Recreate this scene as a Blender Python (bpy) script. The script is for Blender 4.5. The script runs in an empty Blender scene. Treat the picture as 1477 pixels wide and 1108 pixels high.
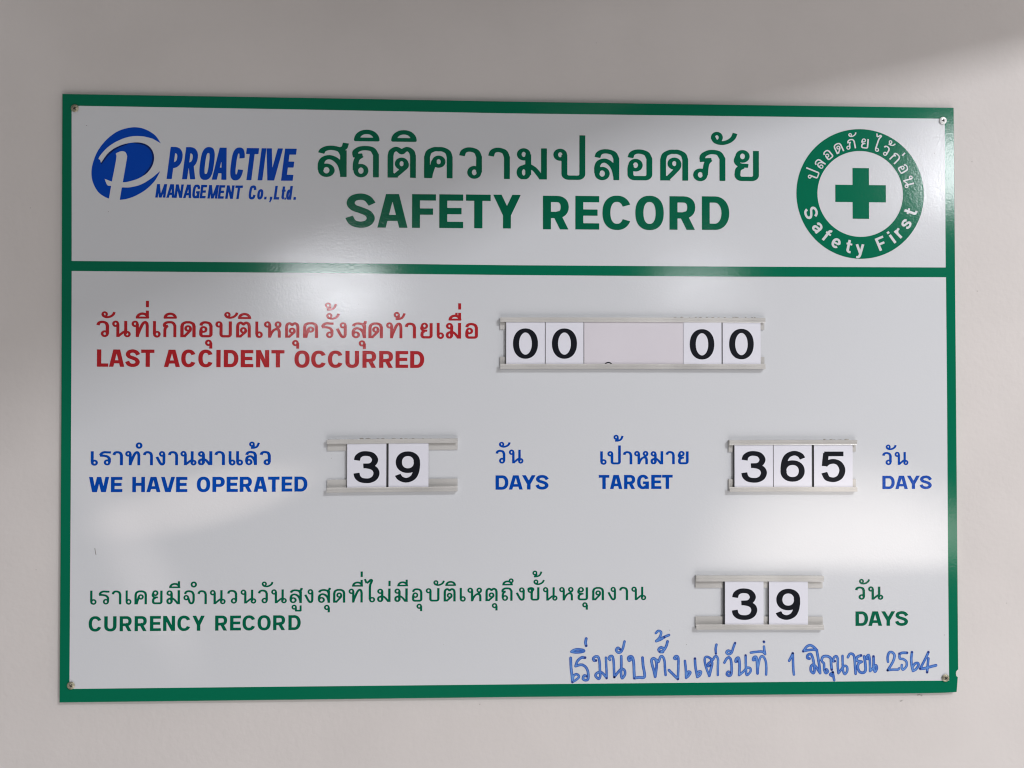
import bpy, bmesh, math, random
import numpy as np
from mathutils import Matrix, Vector, geometry

sc = bpy.context.scene
random.seed(4)
# ---------------------------------------------------------------- camera
# The wall is the plane y = 0, the board hangs on it, the room is at y < 0.  Metres.
FPX, CX, CY, PW = 1109.0, 738.5, 554.0, 1477.0
CAM = np.array([-0.04164633, 0.00705261, 1.02857787])          # board frame: x right, y up, z off the wall
ROT = np.array([[0.9994380347, 0.0016846514, 0.0334780036], [0.0013032474, -0.9999340405, 0.0114112318], [0.0334950194, -0.0113611890, -0.9993743078]])
cam = bpy.data.objects.new('camera', bpy.data.cameras.new('camera'))
sc.collection.objects.link(cam)
sc.camera = cam
cam.data.sensor_width = 36.0
cam.data.lens = 36.0 * FPX / PW
cam.data.clip_start = 0.05
cam.data.clip_end = 100
def W3(v): return (v[0], -v[2], v[1])                           # board frame -> world
rx, ry, rz = (Vector(W3(ROT[:, i])) for i in range(3))
m = Matrix.Identity(4)
for i, a in enumerate((rx, -ry, -rz)):
    for j in range(3): m[j][i] = a[j]
m.translation = Vector(W3(CAM))
cam.matrix_world = m

# ---------------------------------------------------------------- light
world = bpy.data.worlds.new('World'); sc.world = world; world.use_nodes = True
bg = world.node_tree.nodes['Background']
bg.inputs[0].default_value = (1.0, 0.965, 0.94, 1); bg.inputs[1].default_value = 0.06
def area(name, loc, target, sx, sy, power, col, spread=180):
    l = bpy.data.lights.new(name, 'AREA'); l.shape = 'RECTANGLE'; l.size = sx; l.size_y = sy
    l.energy = power; l.color = col; l.spread = math.radians(spread)
    o = bpy.data.objects.new(name, l); sc.collection.objects.link(o)
    o.location = loc
    o.rotation_euler = (Vector(target) - Vector(loc)).to_track_quat('-Z', 'Y').to_euler()
    return o
def mirror(px, py, dist):       # where a lamp must hang to be seen mirrored at a point of the board
    d = ROT @ np.array([(px - CX) / FPX, (py - CY) / FPX, 1.0])
    t = CAM[2] / -d[2]
    p = CAM + t * d; d2 = d * np.array([1, 1, -1])
    q = p + d2 * (dist / d2[2])
    return W3(q)
KEY = Vector((3.0, -3.5, 2.9))
area('window_light', KEY, (0.1, 0, 0), 0.68, 0.55, 112, (0.955, 0.96, 1.0))
area('floor_bounce', (0.6, -2.0, -2.7), (0.1, 0, 0), 3.6, 2.5, 58, (1.0, 0.955, 0.95))
area('ceiling_bounce', (1.9, -1.7, 3.0), (0.4, 0, 0), 3.2, 2.5, 57, (1.0, 0.95, 0.92))
area('side_bounce', (2.9, -1.3, 0.1), (0.0, 0, 0.1), 1.2, 1.6, 12, (1.0, 0.96, 0.93))
for nm, px, py, dist, sx, sy, p, c in (
        ('ceiling_lamp', 484, 414, 5.2, 0.72, 0.34, 18, (0.94, 0.96, 1.0)),
        ('ceiling_lamp', 1380, 246, 5.2, 0.46, 0.56, 22, (0.94, 0.96, 1.0)),
        ('ceiling_lamp', 1005, 408, 5.2, 0.60, 0.30, 4, (0.94, 0.96, 1.0)),
        ('low_window', 1290, 770, 4.8, 2.4, 0.34, 9, (1.0, 0.95, 0.90)),
        ):
    L = mirror(px, py, dist)
    o = area(nm, L, (L[0], 0, L[2]), sx, sy, p, c)
def on_board(px, py):
    d = ROT @ np.array([(px - CX) / FPX, (py - CY) / FPX, 1.0])
    return Vector(W3(CAM - d * (CAM[2] / d[2])))
def spot(name, loc, target, cone, power, col, radius=.004, blend=1.0):   # spot lamp added to lay a warm light patch
    l = bpy.data.lights.new(name, 'SPOT'); l.energy = power; l.color = col; l.spot_size = math.radians(cone)
    l.spot_blend = blend; l.shadow_soft_size = radius
    o = bpy.data.objects.new(name, l); sc.collection.objects.link(o); o.location = loc
    o.rotation_euler = (target - Vector(loc)).to_track_quat('-Z', 'Y').to_euler()
    return o
GLEAM = Vector((3.2, -3.4, -0.5))
spot('gleam_spot', GLEAM, on_board(1215, 822), 4.7, 290, (1.0, 0.90, 0.81))
spot('gleam_spot', (3.2, -1.0, 0.75), on_board(276, 726), 1.35, 390, (1.0, 0.84, 0.74), .006)
spot('gleam_spot', (0.9, -0.9, -2.9), on_board(195, 798), 1.7, 130, (1.0, 0.87, 0.82), .02)
sc.view_settings.view_transform = 'Standard'
sc.view_settings.look = 'None'
sc.view_settings.exposure = 0.14
sc.view_settings.gamma = 1
sc.cycles.filter_width = 1.15
sc.render.resolution_x = 1024; sc.render.resolution_y = 768

# ---------------------------------------------------------------- materials
def mat(name, col, rough=0.5, metal=0.0, var=0.0, vscale=8.0, bump=0.0, bscale=400.0, spec=0.5, tint=None, bdist=0.001, rvar=0):
    m = bpy.data.materials.new(name); m.use_nodes = True
    nt = m.node_tree; b = nt.nodes['Principled BSDF']
    b.inputs['Base Color'].default_value = (*col, 1); b.inputs['Roughness'].default_value = rough
    b.inputs['Metallic'].default_value = metal; b.inputs['Specular IOR Level'].default_value = spec
    tc = nt.nodes.new('ShaderNodeTexCoord')
    if var:
        n = nt.nodes.new('ShaderNodeTexNoise'); n.inputs['Scale'].default_value = vscale; n.inputs['Detail'].default_value = 5
        nt.links.new(tc.outputs['Object'], n.inputs['Vector'])
        r = nt.nodes.new('ShaderNodeMapRange'); r.inputs['From Min'].default_value = .3; r.inputs['From Max'].default_value = .7
        nt.links.new(n.outputs['Fac'], r.inputs['Value'])
        x = nt.nodes.new('ShaderNodeMix'); x.data_type = 'RGBA'
        t = tint or tuple(c * (1 - var) for c in col)
        x.inputs['A'].default_value = (*col, 1); x.inputs['B'].default_value = (*t, 1)
        nt.links.new(r.outputs[0], x.inputs['Factor'])
        nt.links.new(x.outputs['Result'], b.inputs['Base Color'])
    if rvar:
        n = nt.nodes.new('ShaderNodeTexNoise'); n.inputs['Scale'].default_value = 9; n.inputs['Detail'].default_value = 6; n.inputs['Distortion'].default_value = 1.5
        nt.links.new(tc.outputs['Object'], n.inputs['Vector'])
        r = nt.nodes.new('ShaderNodeMapRange'); r.inputs['From Min'].default_value = .35; r.inputs['From Max'].default_value = .65
        r.inputs['To Min'].default_value = rough - rvar; r.inputs['To Max'].default_value = rough + rvar
        nt.links.new(n.outputs['Fac'], r.inputs['Value']); nt.links.new(r.outputs[0], b.inputs['Roughness'])
    if bump:
        n = nt.nodes.new('ShaderNodeTexNoise'); n.inputs['Scale'].default_value = bscale; n.inputs['Detail'].default_value = 2
        nt.links.new(tc.outputs['Object'], n.inputs['Vector'])
        u = nt.nodes.new('ShaderNodeBump'); u.inputs['Strength'].default_value = bump; u.inputs['Distance'].default_value = bdist
        nt.links.new(n.outputs['Fac'], u.inputs['Height']); nt.links.new(u.outputs[0], b.inputs['Normal'])
    return m
GL = dict(rvar=0.025, rough=0.135, spec=0.40, bump=0.22, bscale=420, bdist=0.0004)
GG = dict(rough=0.105, spec=0.45, bump=0.14, bscale=330, bdist=0.0004)
M = {
 'wall': mat('wall_paint', (0.66, 0.622, 0.602), 0.75, var=0.06, vscale=7, bump=0.35, bscale=110, bdist=0.0012),
 'white': mat('board_white', (0.66, 0.675, 0.70), **GL, var=0.015, vscale=5),
 'green': mat('print_green', (0.0, 0.150, 0.076), **GG),
 'dkgreen': mat('print_dark_green', (0.0, 0.120, 0.060), **GL),
 'red': mat('print_red', (0.42, 0.018, 0.024), **GL),
 'blue': mat('print_blue', (0.0, 0.060, 0.39), **GL),
 'logo': mat('print_logo_blue', (0.0, 0.058, 0.44), **GL),
 'navy': mat('print_navy', (0.004, 0.02, 0.13), **GL),
 'edge': mat('card_gap_dark', (0.03, 0.03, 0.035), 0.6),  # card sides and the added sheet that darken the gaps
 'rail': mat('rail_plastic', (0.66, 0.645, 0.62), 0.24, metal=0.15, var=0.22, vscale=14, bump=0.2, bscale=60),
 'glue': mat('dried_glue', (0.42, 0.40, 0.36), 0.4, var=0.4, vscale=200),
 'card': mat('card_white', (0.75, 0.75, 0.82), 0.45, spec=0.25, bump=0.08, bscale=200, bdist=0.0005),
 'blank': mat('card_lavender', (0.70, 0.665, 0.715), 0.42, var=0.05, vscale=10, bump=0.08, bscale=200, bdist=0.0005),
 'black': mat('card_black', (0.004, 0.005, 0.010), 0.5, spec=0.15),
 'zinc': mat('screw_zinc', (0.92, 0.93, 0.92), 0.35, metal=0.25),
 'brass': mat('screw_brass', (0.50, 0.46, 0.33), 0.38, metal=0.4, var=.6, vscale=300, bump=.3, bscale=700),
 'slot': mat('screw_slot', (0.05, 0.045, 0.04), 0.6),
 'ink': mat('marker_ink', (0.006, 0.055, 0.36), 0.35, var=0.5, vscale=60, tint=(0.02, 0.11, 0.46)),
 'inklight': mat('marker_ink_light', (0.03, 0.13, 0.50), 0.35, var=0.6, vscale=90, tint=(0.12, 0.29, 0.66)),
 'inkdot': mat('marker_ink_dark', (0.008, 0.02, 0.16), 0.35),
 'scuff': mat('wall_scuff', (0.42, 0.39, 0.37), 0.8),
 'dirt': mat('dirt', (0.16, 0.14, 0.13), 0.8),
}

# ---------------------------------------------------------------- placing things on the board
def Q(px, py, h=0.0):
    """a point measured on the photograph -> board frame x, y (metres) at height h off the wall"""
    d = ROT @ np.array([(px - CX) / FPX, (py - CY) / FPX, 1.0])
    t = (h - CAM[2]) / d[2]
    p = CAM + t * d
    return float(p[0]), float(p[1])
def new_obj(name, verts, faces, material, parent=None, mats=None, midx=None, smooth=False):
    me = bpy.data.meshes.new(name)
    me.from_pydata([W3(v) for v in verts], [], faces)
    for mm in ([material] if not mats else mats): me.materials.append(mm)
    if midx is not None: me.polygons.foreach_set('material_index', midx)
    if smooth: me.polygons.foreach_set('use_smooth', [True] * len(me.polygons))
    me.update()
    o = bpy.data.objects.new(name, me); sc.collection.objects.link(o)
    if parent: o.parent = parent
    return o
def empty(name, v):
    o = bpy.data.objects.new(name, None); sc.collection.objects.link(o)
    o.location = W3(v); o.empty_display_size = .05
    return o
def put(o, parent):      # parent, keeping where it stands
    o.parent = parent
    o.matrix_parent_inverse = Matrix.Translation(-parent.location)
    return o
def tag(o, label=None, cat=None, group=None, kind=None):
    for k, v in (('label', label), ('category', cat), ('group', group), ('kind', kind)):
        if v: o[k] = v
    return o
def slab(pts, z0, z1, bevel=0.0):
    """a plate with outline pts (anticlockwise), edges chamfered"""
    n = len(pts)
    P = np.array(pts, float); c = P.mean(0)
    def inset(d):
        out = []
        for i in range(n):
            a, b, q = P[i - 1], P[i], P[(i + 1) % n]
            e1 = (b - a) / np.linalg.norm(b - a); e2 = (q - b) / np.linalg.norm(q - b)
            n1 = np.array([-e1[1], e1[0]]); n2 = np.array([-e2[1], e2[0]])
            s = n1 + n2; s = s / max(s @ n1, .3)
            out.append(b + s * d)
        return out
    rings = [(P, z0), (P, z1 - bevel)]
    if bevel: rings.append((inset(bevel), z1))
    V_ = [(p[0], p[1], z) for r, z in rings for p in r]
    F = []
    for k in range(len(rings) - 1):
        for i in range(n):
            j = (i + 1) % n
            F.append((k * n + i, k * n + j, (k + 1) * n + j, (k + 1) * n + i))
    top = (len(rings) - 1) * n
    if n == 4: F.append(tuple(range(top, top + n)))
    else:
        tri = geometry.tessellate_polygon([[Vector((V_[top + i][0], V_[top + i][1], 0)) for i in range(n)]])
        for t in tri:
            a, b, c_ = (Vector(V_[top + i]) for i in t)
            F.append(tuple(top + i for i in (t if (b - a).cross(c_ - a).z > 0 else t[::-1])))
    F.append(tuple(range(n))[::-1]) if n == 4 else None
    return V_, F
def boxv(x0, x1, y0, y1, z0, z1, bev=0.0):
    return slab([(x0, y0), (x1, y0), (x1, y1), (x0, y1)], z0, z1, bev)

# ---------------------------------------------------------------- lettering
# Every letter is drawn as pen strokes, turned into one clean outline by a distance field
# and cut into a flat mesh.  Cap height / Thai body height = 100 units.
def arc(cx, cy, rx, ry, a0, a1, n=10, e=2.0):
    out = []
    for i in range(n + 1):
        a = math.radians(a0 + (a1 - a0) * i / n)
        c, s = math.cos(a), math.sin(a)
        out.append((cx + rx * math.copysign(abs(c) ** (2 / e), c), cy + ry * math.copysign(abs(s) ** (2 / e), s)))
    return out

def sm(p, n=6):
    p = [np.array(q, float) for q in p]
    P = [2 * p[0] - p[1]] + p + [2 * p[-1] - p[-2]]
    out = []
    for i in range(1, len(P) - 2):
        a, b, c, d = P[i - 1:i + 3]
        for k in range(n):
            t = k / n
            out.append(tuple(.5 * ((2 * b) + (c - a) * t + (2 * a - 5 * b + 4 * c - d) * t * t + (3 * b - a - 3 * c + d) * t ** 3)))
    out.append(tuple(p[-1]))
    return out

def S(pts, m=1.0): return ('s', pts, m)                       # stroke with square ends
def R(cx, cy, r, m=.8, ry=None): return ('s', arc(cx, cy, r, ry or r, 0, 360, 28), m)
def V(x, y0, y1, m=1.0): return ('s', [(x, y0), (x, y1)], m)
def PLY(pts): return ('p', pts)

def latin(ch, W, hx, hy):
    """one letter: strokes for ink width W, half stem hx, half bar hy"""
    r = W - hx; t = 100 - hy; b = hy; l = hx; mid = 50
    cut = (0, 100)
    if ch == 'S':
        k = [(.93, .70), (.76, .865), (.50, .925), (.22, .87), (.12, .72), (.24, .59), (.50, .515), (.77, .42), (.88, .27), (.76, .125), (.48, .075), (.20, .14), (.06, .31)]
        kx = (k[8][0] - .5)
        return [S(sm([(W / 2 + (x - .5) / .38 * (W / 2 - hx) , 50 + (y - .5) / .425 * (51 - hy)) for x, y in k]))], None
    if ch in 'O0':
        e = 2.35 if W > 60 else 3.0
        return [S(arc(W / 2, 50, W / 2 - hx, 51.3 - hy, 0, 360, 40, e))], None
    if ch in 'CG':
        e = 2.3 if W > 60 else 3.0
        a = 28 if W > 60 else 16
        o = [S(arc(W / 2, 50, W / 2 - hx, 51.3 - hy, a, 360 - a - (12 if ch == 'G' else 0), 36, e))]
        if ch == 'G': o += [V(r, 0, 50), S([(W * .5, 44), (W, 44)], .95)]
        return o, None
    if ch == 'D':
        ry = 50 - hy; q = min(ry * .78, (r - l) * .9)
        return [V(l, 0, 100), S([(l, t)] + arc(r - q, 50, q, ry, 90, -90, 16, 2.1) + [(l, b)])], None
    if ch in 'PRB':
        yb = 43 if ch != 'B' else 50
        cy = (t + yb) / 2; ry = (t - yb) / 2; rr = r - (3 if ch == 'R' else 0)
        o = [V(l, 0, 100), S([(l, t)] + arc(rr - min(ry, (rr - l) * .8), cy, min(ry, (rr - l) * .8), ry, 90, -90, 12, 2.3) + [(l, yb)])]
        if ch == 'R': o.append(S([(W * .47, 52), (W - hx * 1.12, -6)], .98))
        return o, cut
    if ch == 'A':
        m = W / 2; d = hx * .62
        return [S([(hx * 1.07 - 3, -9), (m - d + 3, 109)]), S([(W - hx * 1.07 + 3, -9), (m + d - 3, 109)]), S([(W * .24, 29), (W * .76, 29)], .95)], cut
    if ch == 'V':
        m = W / 2; d = hx * .5
        return [S([(hx * 1.05 - 3, 109), (m - d + 3, -9)]), S([(W - hx * 1.05 + 3, 109), (m + d - 3, -9)])], cut
    if ch == 'W':
        q = hx * 1.0
        x1, x2 = W * .285, W * .715
        return [S([(q - 1.8, 109), (x1 - 3, -9)]), S([(x1 + 0, -9), (W / 2 + 1, 109)]), S([(W / 2 - 1, 109), (x2 - 0, -9)]), S([(x2 + 3, -9), (W - q + 1.8, 109)])], cut
    if ch == 'M':
        return [V(l, 0, 100), V(r, 0, 100), S([(l + hx * .1, 108), (W / 2, -6)], .9), S([(r - hx * .1, 108), (W / 2, -6)], .9)], cut
    if ch == 'N':
        return [V(l, 0, 100), V(r, 0, 100), S([(l - 1, 106), (r + 1, -6)], .95)], cut
    if ch == 'H': return [V(l, 0, 100), V(r, 0, 100), S([(l, 51), (r, 51)])], None
    if ch == 'I': return [V(l, 0, 100)], None
    if ch == 'L': return [V(l, 0, 100), S([(0, b), (W, b)])], None
    if ch == 'E': return [V(l, 0, 100), S([(0, t), (W, t)]), S([(0, 50.5), (W * .93, 50.5)]), S([(0, b), (W, b)])], None
    if ch == 'F': return [V(l, 0, 100), S([(0, t), (W, t)]), S([(0, 48.5), (W * .88, 48.5)])], None
    if ch == 'T': return [V(W / 2, 0, 100), S([(0, t), (W, t)])], None
    if ch == 'U': return [S([(l, 100), (l, 40)] + arc(W / 2, 36, W / 2 - hx, 37 - hy, 180, 360, 16, 2.3) + [(r, 100)])], None
    if ch == 'Y':
        m = W / 2
        return [S([(hx * 1.1 - 3, 106), (m + 1, 38)]), S([(W - hx * 1.1 + 3, 106), (m - 1, 38)]), V(m, 0, 46)], cut
    # lower case, x height 74
    X = 74
    if ch == 'a':
        return [S(sm([(hx * .9, 52), (W * .22, 64), (W * .48, 68), (W * .74, 62), (r, 46)]) + [(r, 0)]),
                S(sm([(r, 40), (W * .55, 38), (W * .24, 32), (hx * .95, 20), (W * .25, 8), (W * .5, 8), (r, 20)]), .95)], None
    if ch == 'e':
        return [S(arc(W / 2, X / 2, W / 2 - hx, X / 2 + 1 - hy, 0, 318, 30, 2.1)), S([(hx, X / 2), (r, X / 2 - .0)], .85)], None
    if ch == 'o': return [S(arc(W / 2, X / 2, W / 2 - hx, X / 2 + 1 - hy, 0, 360, 30, 2.4))], None
    if ch == 'f': return [S([(W * .42, 0), (W * .42, 76)] + arc(W * .42 + 15, 80, 15, 13, 180, 85, 6)), S([(0, X - hy), (W, X - hy)], .85)], None
    if ch == 't': return [S([(W * .42, 96), (W * .42, 22)] + arc(W * .42 + 17, 20, 17, 13, 180, 275, 6) + [(W, 7)]), S([(0, X - hy), (W, X - hy)], .85)], None
    if ch == 'y': return [S([(hx * 1.0, X), (W * .54, 4)]), S([(W - hx, X), (W * .52, -4), (W * .42, -18), (W * .28, -23), (W * .08, -22)])], None
    if ch == 'i': return [V(l, 0, X), V(l, 86, 103)], None
    if ch == 'r': return [V(l, 0, X), S(sm([(l, 44), (W * .5, 60), (W, 65)]))], None
    if ch == 's':
        k = [(.93, .70), (.76, .865), (.50, .925), (.22, .87), (.12, .72), (.24, .59), (.50, .515), (.77, .42), (.88, .27), (.76, .125), (.48, .075), (.20, .14), (.06, .31)]
        return [S(sm([(W / 2 + (x - .5) / .38 * (W / 2 - hx), 37 + (y - .5) / .425 * (38 - hy)) for x, y in k]), .95)], None
    if ch == 'd': return [V(r, 0, 100), S(arc(W / 2 , X / 2, W / 2 - hx, X / 2 + 1 - hy, 0, 360, 24, 2.4))], None
    if ch == '.': return [V(l, 0, 20)], None
    if ch == ',': return [V(l, 0, 20), S([(l + 2, 4), (l - 6, -20)], .6)], None
    raise KeyError(ch)

def digit(ch, W, hx, hy):
    c = W / 2; rx = c - hx
    if ch == '0': return [S(arc(c, 50, rx, 51 - hy, 0, 360, 44, 2.12))], None
    if ch == '3':
        return [S(sm([(.115 * W + 1, 72), (.17 * W, 84), (.31 * W, 92.5), (.5 * W, 94.4), (.72 * W, 90), (.845 * W, 76), (.80 * W, 63), (.66 * W, 55), (.38 * W, 53.5)])),
                S(sm([(.50 * W, 53.5), (.70 * W, 50), (.85 * W, 42), (.905 * W, 29), (.83 * W, 14), (.66 * W, 6), (.47 * W, 4.8), (.28 * W, 8), (.155 * W, 17), (.11 * W, 30)]))], None
    if ch in '69':
        o = [S(arc(c, 35, rx, 36 - hy, 0, 360, 32, 2.15)),
             S(sm([(.915 * W, 77), (.82 * W, 88), (.64 * W, 94.5), (.46 * W, 93.5), (.28 * W, 85), (.17 * W, 68), (.125 * W, 45), (.14 * W, 30)]))]
        if ch == '9':
            o = [('s', [(W - x, 100 - y) for x, y in q[1]], q[2]) for q in o]
        return o, None
    if ch == '5':
        return [S([(.135 * W + .5, 51), (.20 * W, 94.5)], .95), S([(.125 * W, 100 - hy), (.94 * W, 100 - hy)]),
                S(sm([(.14 * W, 54), (.28 * W, 63), (.52 * W, 67), (.74 * W, 61), (.87 * W, 46), (.88 * W, 30), (.78 * W, 14), (.60 * W, 6), (.42 * W, 5.5), (.24 * W, 11), (.125 * W, 29)]))], None
    raise KeyError(ch)

def hook(x0, xr, y=73):    # the arch of many Thai letters, from its left terminal over to the stem
    w = xr - x0
    return sm([(x0, y), (x0 + .07 * w + 1, 86), (x0 + .30 * w, 92.5), (x0 + .58 * w, 92.5), (x0 + .86 * w, 86), (xr, 70)])
def gate(x0, xr): # full arch standing on both legs
    return [(x0, 0), (x0, 64)] + sm([(x0, 68), (x0 + 6, 84), (x0 + 22, 92.5), ((x0 + xr) / 2, 93.2), (xr - 22, 92.5), (xr - 6, 84), (xr, 68)]) + [(xr, 64), (xr, 0)]
def basin(x0, xr, top0, top1):
    return [(x0, top0), (x0, 22)] + arc(x0 + 13, 19, 13, 12, 180, 270, 6)[0:] + arc(xr - 13, 19, 13, 12, 270, 360, 6) + [(xr, 22), (xr, top1)]

THAI = {
 'ส': (82, [V(73, 0, 86), S(hook(10, 73, 76)), S(sm([(62, 88), (75, 94), (80, 109)]), .95),
            S(sm([(74, 2), (66, 36), (52, 55), (34, 63), (18, 58), (10, 44), (9, 22)]), .95), R(25, 21, 16)]),
 'ล': (78, [S(hook(10, 69, 73) + [(69, 0)]), S(sm([(70, 2), (62, 36), (49, 55), (33, 63), (17, 58), (9.5, 44), (9, 22)]), .95), R(25, 21, 16)]),
 'ถ': (82, [S(sm([(8, 70), (9, 82), (22, 91), (42, 93.5), (62, 89), (73, 72)]) + [(73, 0)]), S([(0, 68.5), (31, 71)], .8), S(sm([(29, 70), (15, 60), (9.5, 44), (9, 22)]), .95), R(26, 21, 16)]),
 'ภ': (97, [S(sm([(25, 70), (28, 82), (42, 91), (58, 93.5), (77, 89), (88, 72)]) + [(88, 0)]), S([(17, 66), (54, 69)], .8), S(sm([(50, 69), (40, 58), (36, 42), (34, 18)]), .95), R(19, 19, 15)]),
 'ก': (84, [S(sm([(8, 70), (9, 82), (22, 91), (42, 93.5), (62, 89), (74, 72)]) + [(74, 0)]), S([(0, 68.5), (31, 71)], .8), S(sm([(29, 70), (15, 58), (11, 42)]) + [(11, 0)])]),
 'ต': (90, [S([(10, 0), (10, 68)] + sm([(10, 70), (14, 84), (26, 92), (36, 89), (45, 82), (54, 89), (64, 92), (76, 84), (80.5, 70)]) + [(80.5, 0)]),
            R(45, 45, 14), S(sm([(59, 47), (58, 36), (46, 24), (22, 3)]), .9), PLY([(8, 0), (34, 0), (19, 16), (8, 16)])]),
 'ด': (87, [S(gate(9, 78)), R(44, 55, 14), S(sm([(58, 57), (56, 43), (44, 28), (20, 3)]), .9), PLY([(8, 0), (32, 0), (18, 16), (8, 16)])]),
 'ค': (90, [S(gate(9.5, 80.5)), R(46, 53, 14), S(sm([(32, 55), (27, 38), (20, 16), (17, 0)]), .95)]),
 'ว': (73, [S(hook(10, 64, 73) + [(64, 20)]), R(49, 20, 15)]),
 'า': (69, [S(hook(10, 60, 73) + [(60, 0)])]),
 'ม': (92, [R(20, 80, 14), V(34, 14, 80), R(20, 22, 14, .9, 17), S(sm([(20, 40), (36, 43), (54, 32), (70, 12), (78, 0)]), .9), V(83, 0, 100)]),
 'ป': (98, [R(20, 81, 14), S(basin(33, 89, 81, 145))]),
 'บ': (98, [R(20, 81, 14), S(basin(33, 89, 81, 100))]),
 'อ': (78, [S(hook(10, 69, 73) + [(69, 22)] + arc(56, 19, 13, 12, 0, -90, 6) + arc(23, 19, 13, 12, 270, 180, 6) + sm([(10, 26), (10, 38), (12, 49)])), R(26, 49, 15)]),
 'ย': (80, [R(29, 80, 15), S(sm([(14, 80), (10, 64), (20, 52), (47, 49)]), .9), S(sm([(30, 47), (16, 38), (13, 22)]) + arc(26, 19, 13, 12, 180, 270, 6) + arc(58, 19, 13, 12, 270, 360, 6) + [(71, 22), (71, 98)])]),
 'น': (108, [R(20, 82, 14), V(34, 0, 82), S(sm([(36, 5), (52, 17), (70, 31), (86, 36)]), .9), V(83, 18, 100), R(93, 18, 14), PLY([(34, 0), (44, 0), (54, 12), (50, 22), (34, 12)])]),
 'ท': (104, [R(20, 82, 14), V(34, 0, 82), S([(35, 8)] + sm([(40, 24), (58, 66), (70, 86), (82, 93), (91, 86), (95, 70)]) + [(95, 0)])]),
 'ห': (105, [R(20, 82, 14), V(34, 0, 82), S(sm([(36, 6), (44, 26), (58, 45), (78, 57), (95, 70), (99, 80)]), .9), R(86, 82, 14), S([(94, 0), (94, 34)] + sm([(94, 36), (88, 50), (74, 53)]))]),
 'เ': (46, [V(9.5, 20, 100), R(26, 18, 15), S(sm([(9.5, 22), (12, 10), (22, 4)]), .9)]),
 'ร': (78, [S(sm([(78, 91.5), (56, 92), (34, 93), (17, 86), (7, 70)])), S(sm([(4, 69), (30, 68), (54, 62), (67, 48), (68, 34)]) + [(68, 20)]), R(53, 20, 15)]),
 'ง': (68, [R(45, 81, 14), S([(59, 81), (59, 26)] + sm([(59, 22), (55, 10), (45, 6), (36, 11), (26, 26), (8, 60)]))]),
 'ไ': (76, [S([(5, 172), (17, 142)], .9), S(sm([(17, 142), (32, 152), (46, 166), (55, 162), (52, 150), (44, 132), (41, 110)]) + [(41, 20)]), R(57, 18, 15)]),
 'จ': (80, [S(hook(10, 70, 73) + sm([(71, 68), (71, 26), (64, 9), (52, 6), (43, 14), (37, 30), (32, 46)])), R(18, 47, 14)]),
 'ข': (86, [R(18, 76, 12), S(sm([(6, 78), (8, 90), (22, 95), (36, 92), (40, 83), (33, 73), (29, 58)]) + [(29, 22)] + arc(42, 19, 13, 12, 180, 270, 6) + arc(64, 19, 13, 12, 270, 360, 6) + [(77, 22), (77, 100)])]),
}
# marks are drawn to the LEFT of x = 0, the right edge of the letter they sit on
DOME = [S([(-79, 121.5), (0, 121.5)], .85), S(arc(-39.5, 119, 32.5, 27, 184, -4, 16, 2.1), 1.0)]
SWOOSH = [R(-66, 141, 13, .75), S(sm([(-79, 141), (-70, 128), (-50, 123), (-28, 128), (-12, 140), (-5, 155)]), .9)]
MARK = {
 'ิ': DOME,
 'ี': DOME + [V(-9, 122, 165)],
 'ื': DOME + [V(-9, 122, 165), V(-30, 138, 165, .8)],
 'ึ': DOME + [R(-12, 150, 13)],
 'ั': SWOOSH,
 'ุ': [R(-25, -34, 14, .8), V(-10, -34, -70)],
 'ู': [R(-58, -30, 13, .8), S([(-45, -30), (-45, -56), (-10, -56), (-10, -18)], .9)],
 '่': [V(-9, 118, 158)],
 '่2': [V(-9, 186, 226)],
 '้': [R(-60, 150, 13, .75), S(sm([(-48, 146), (-47, 136), (-60, 126)]), .8), S(sm([(-68, 123), (-44, 124), (-22, 134), (-9, 160)]), .85)],
 '้2': [R(-60, 208, 13, .75), S(sm([(-48, 204), (-47, 194), (-60, 184)]), .8), S(sm([(-68, 181), (-44, 182), (-22, 192), (-9, 218)]), .85)],
 '๐': [R(-8, 141, 16, .85)],
}

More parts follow.
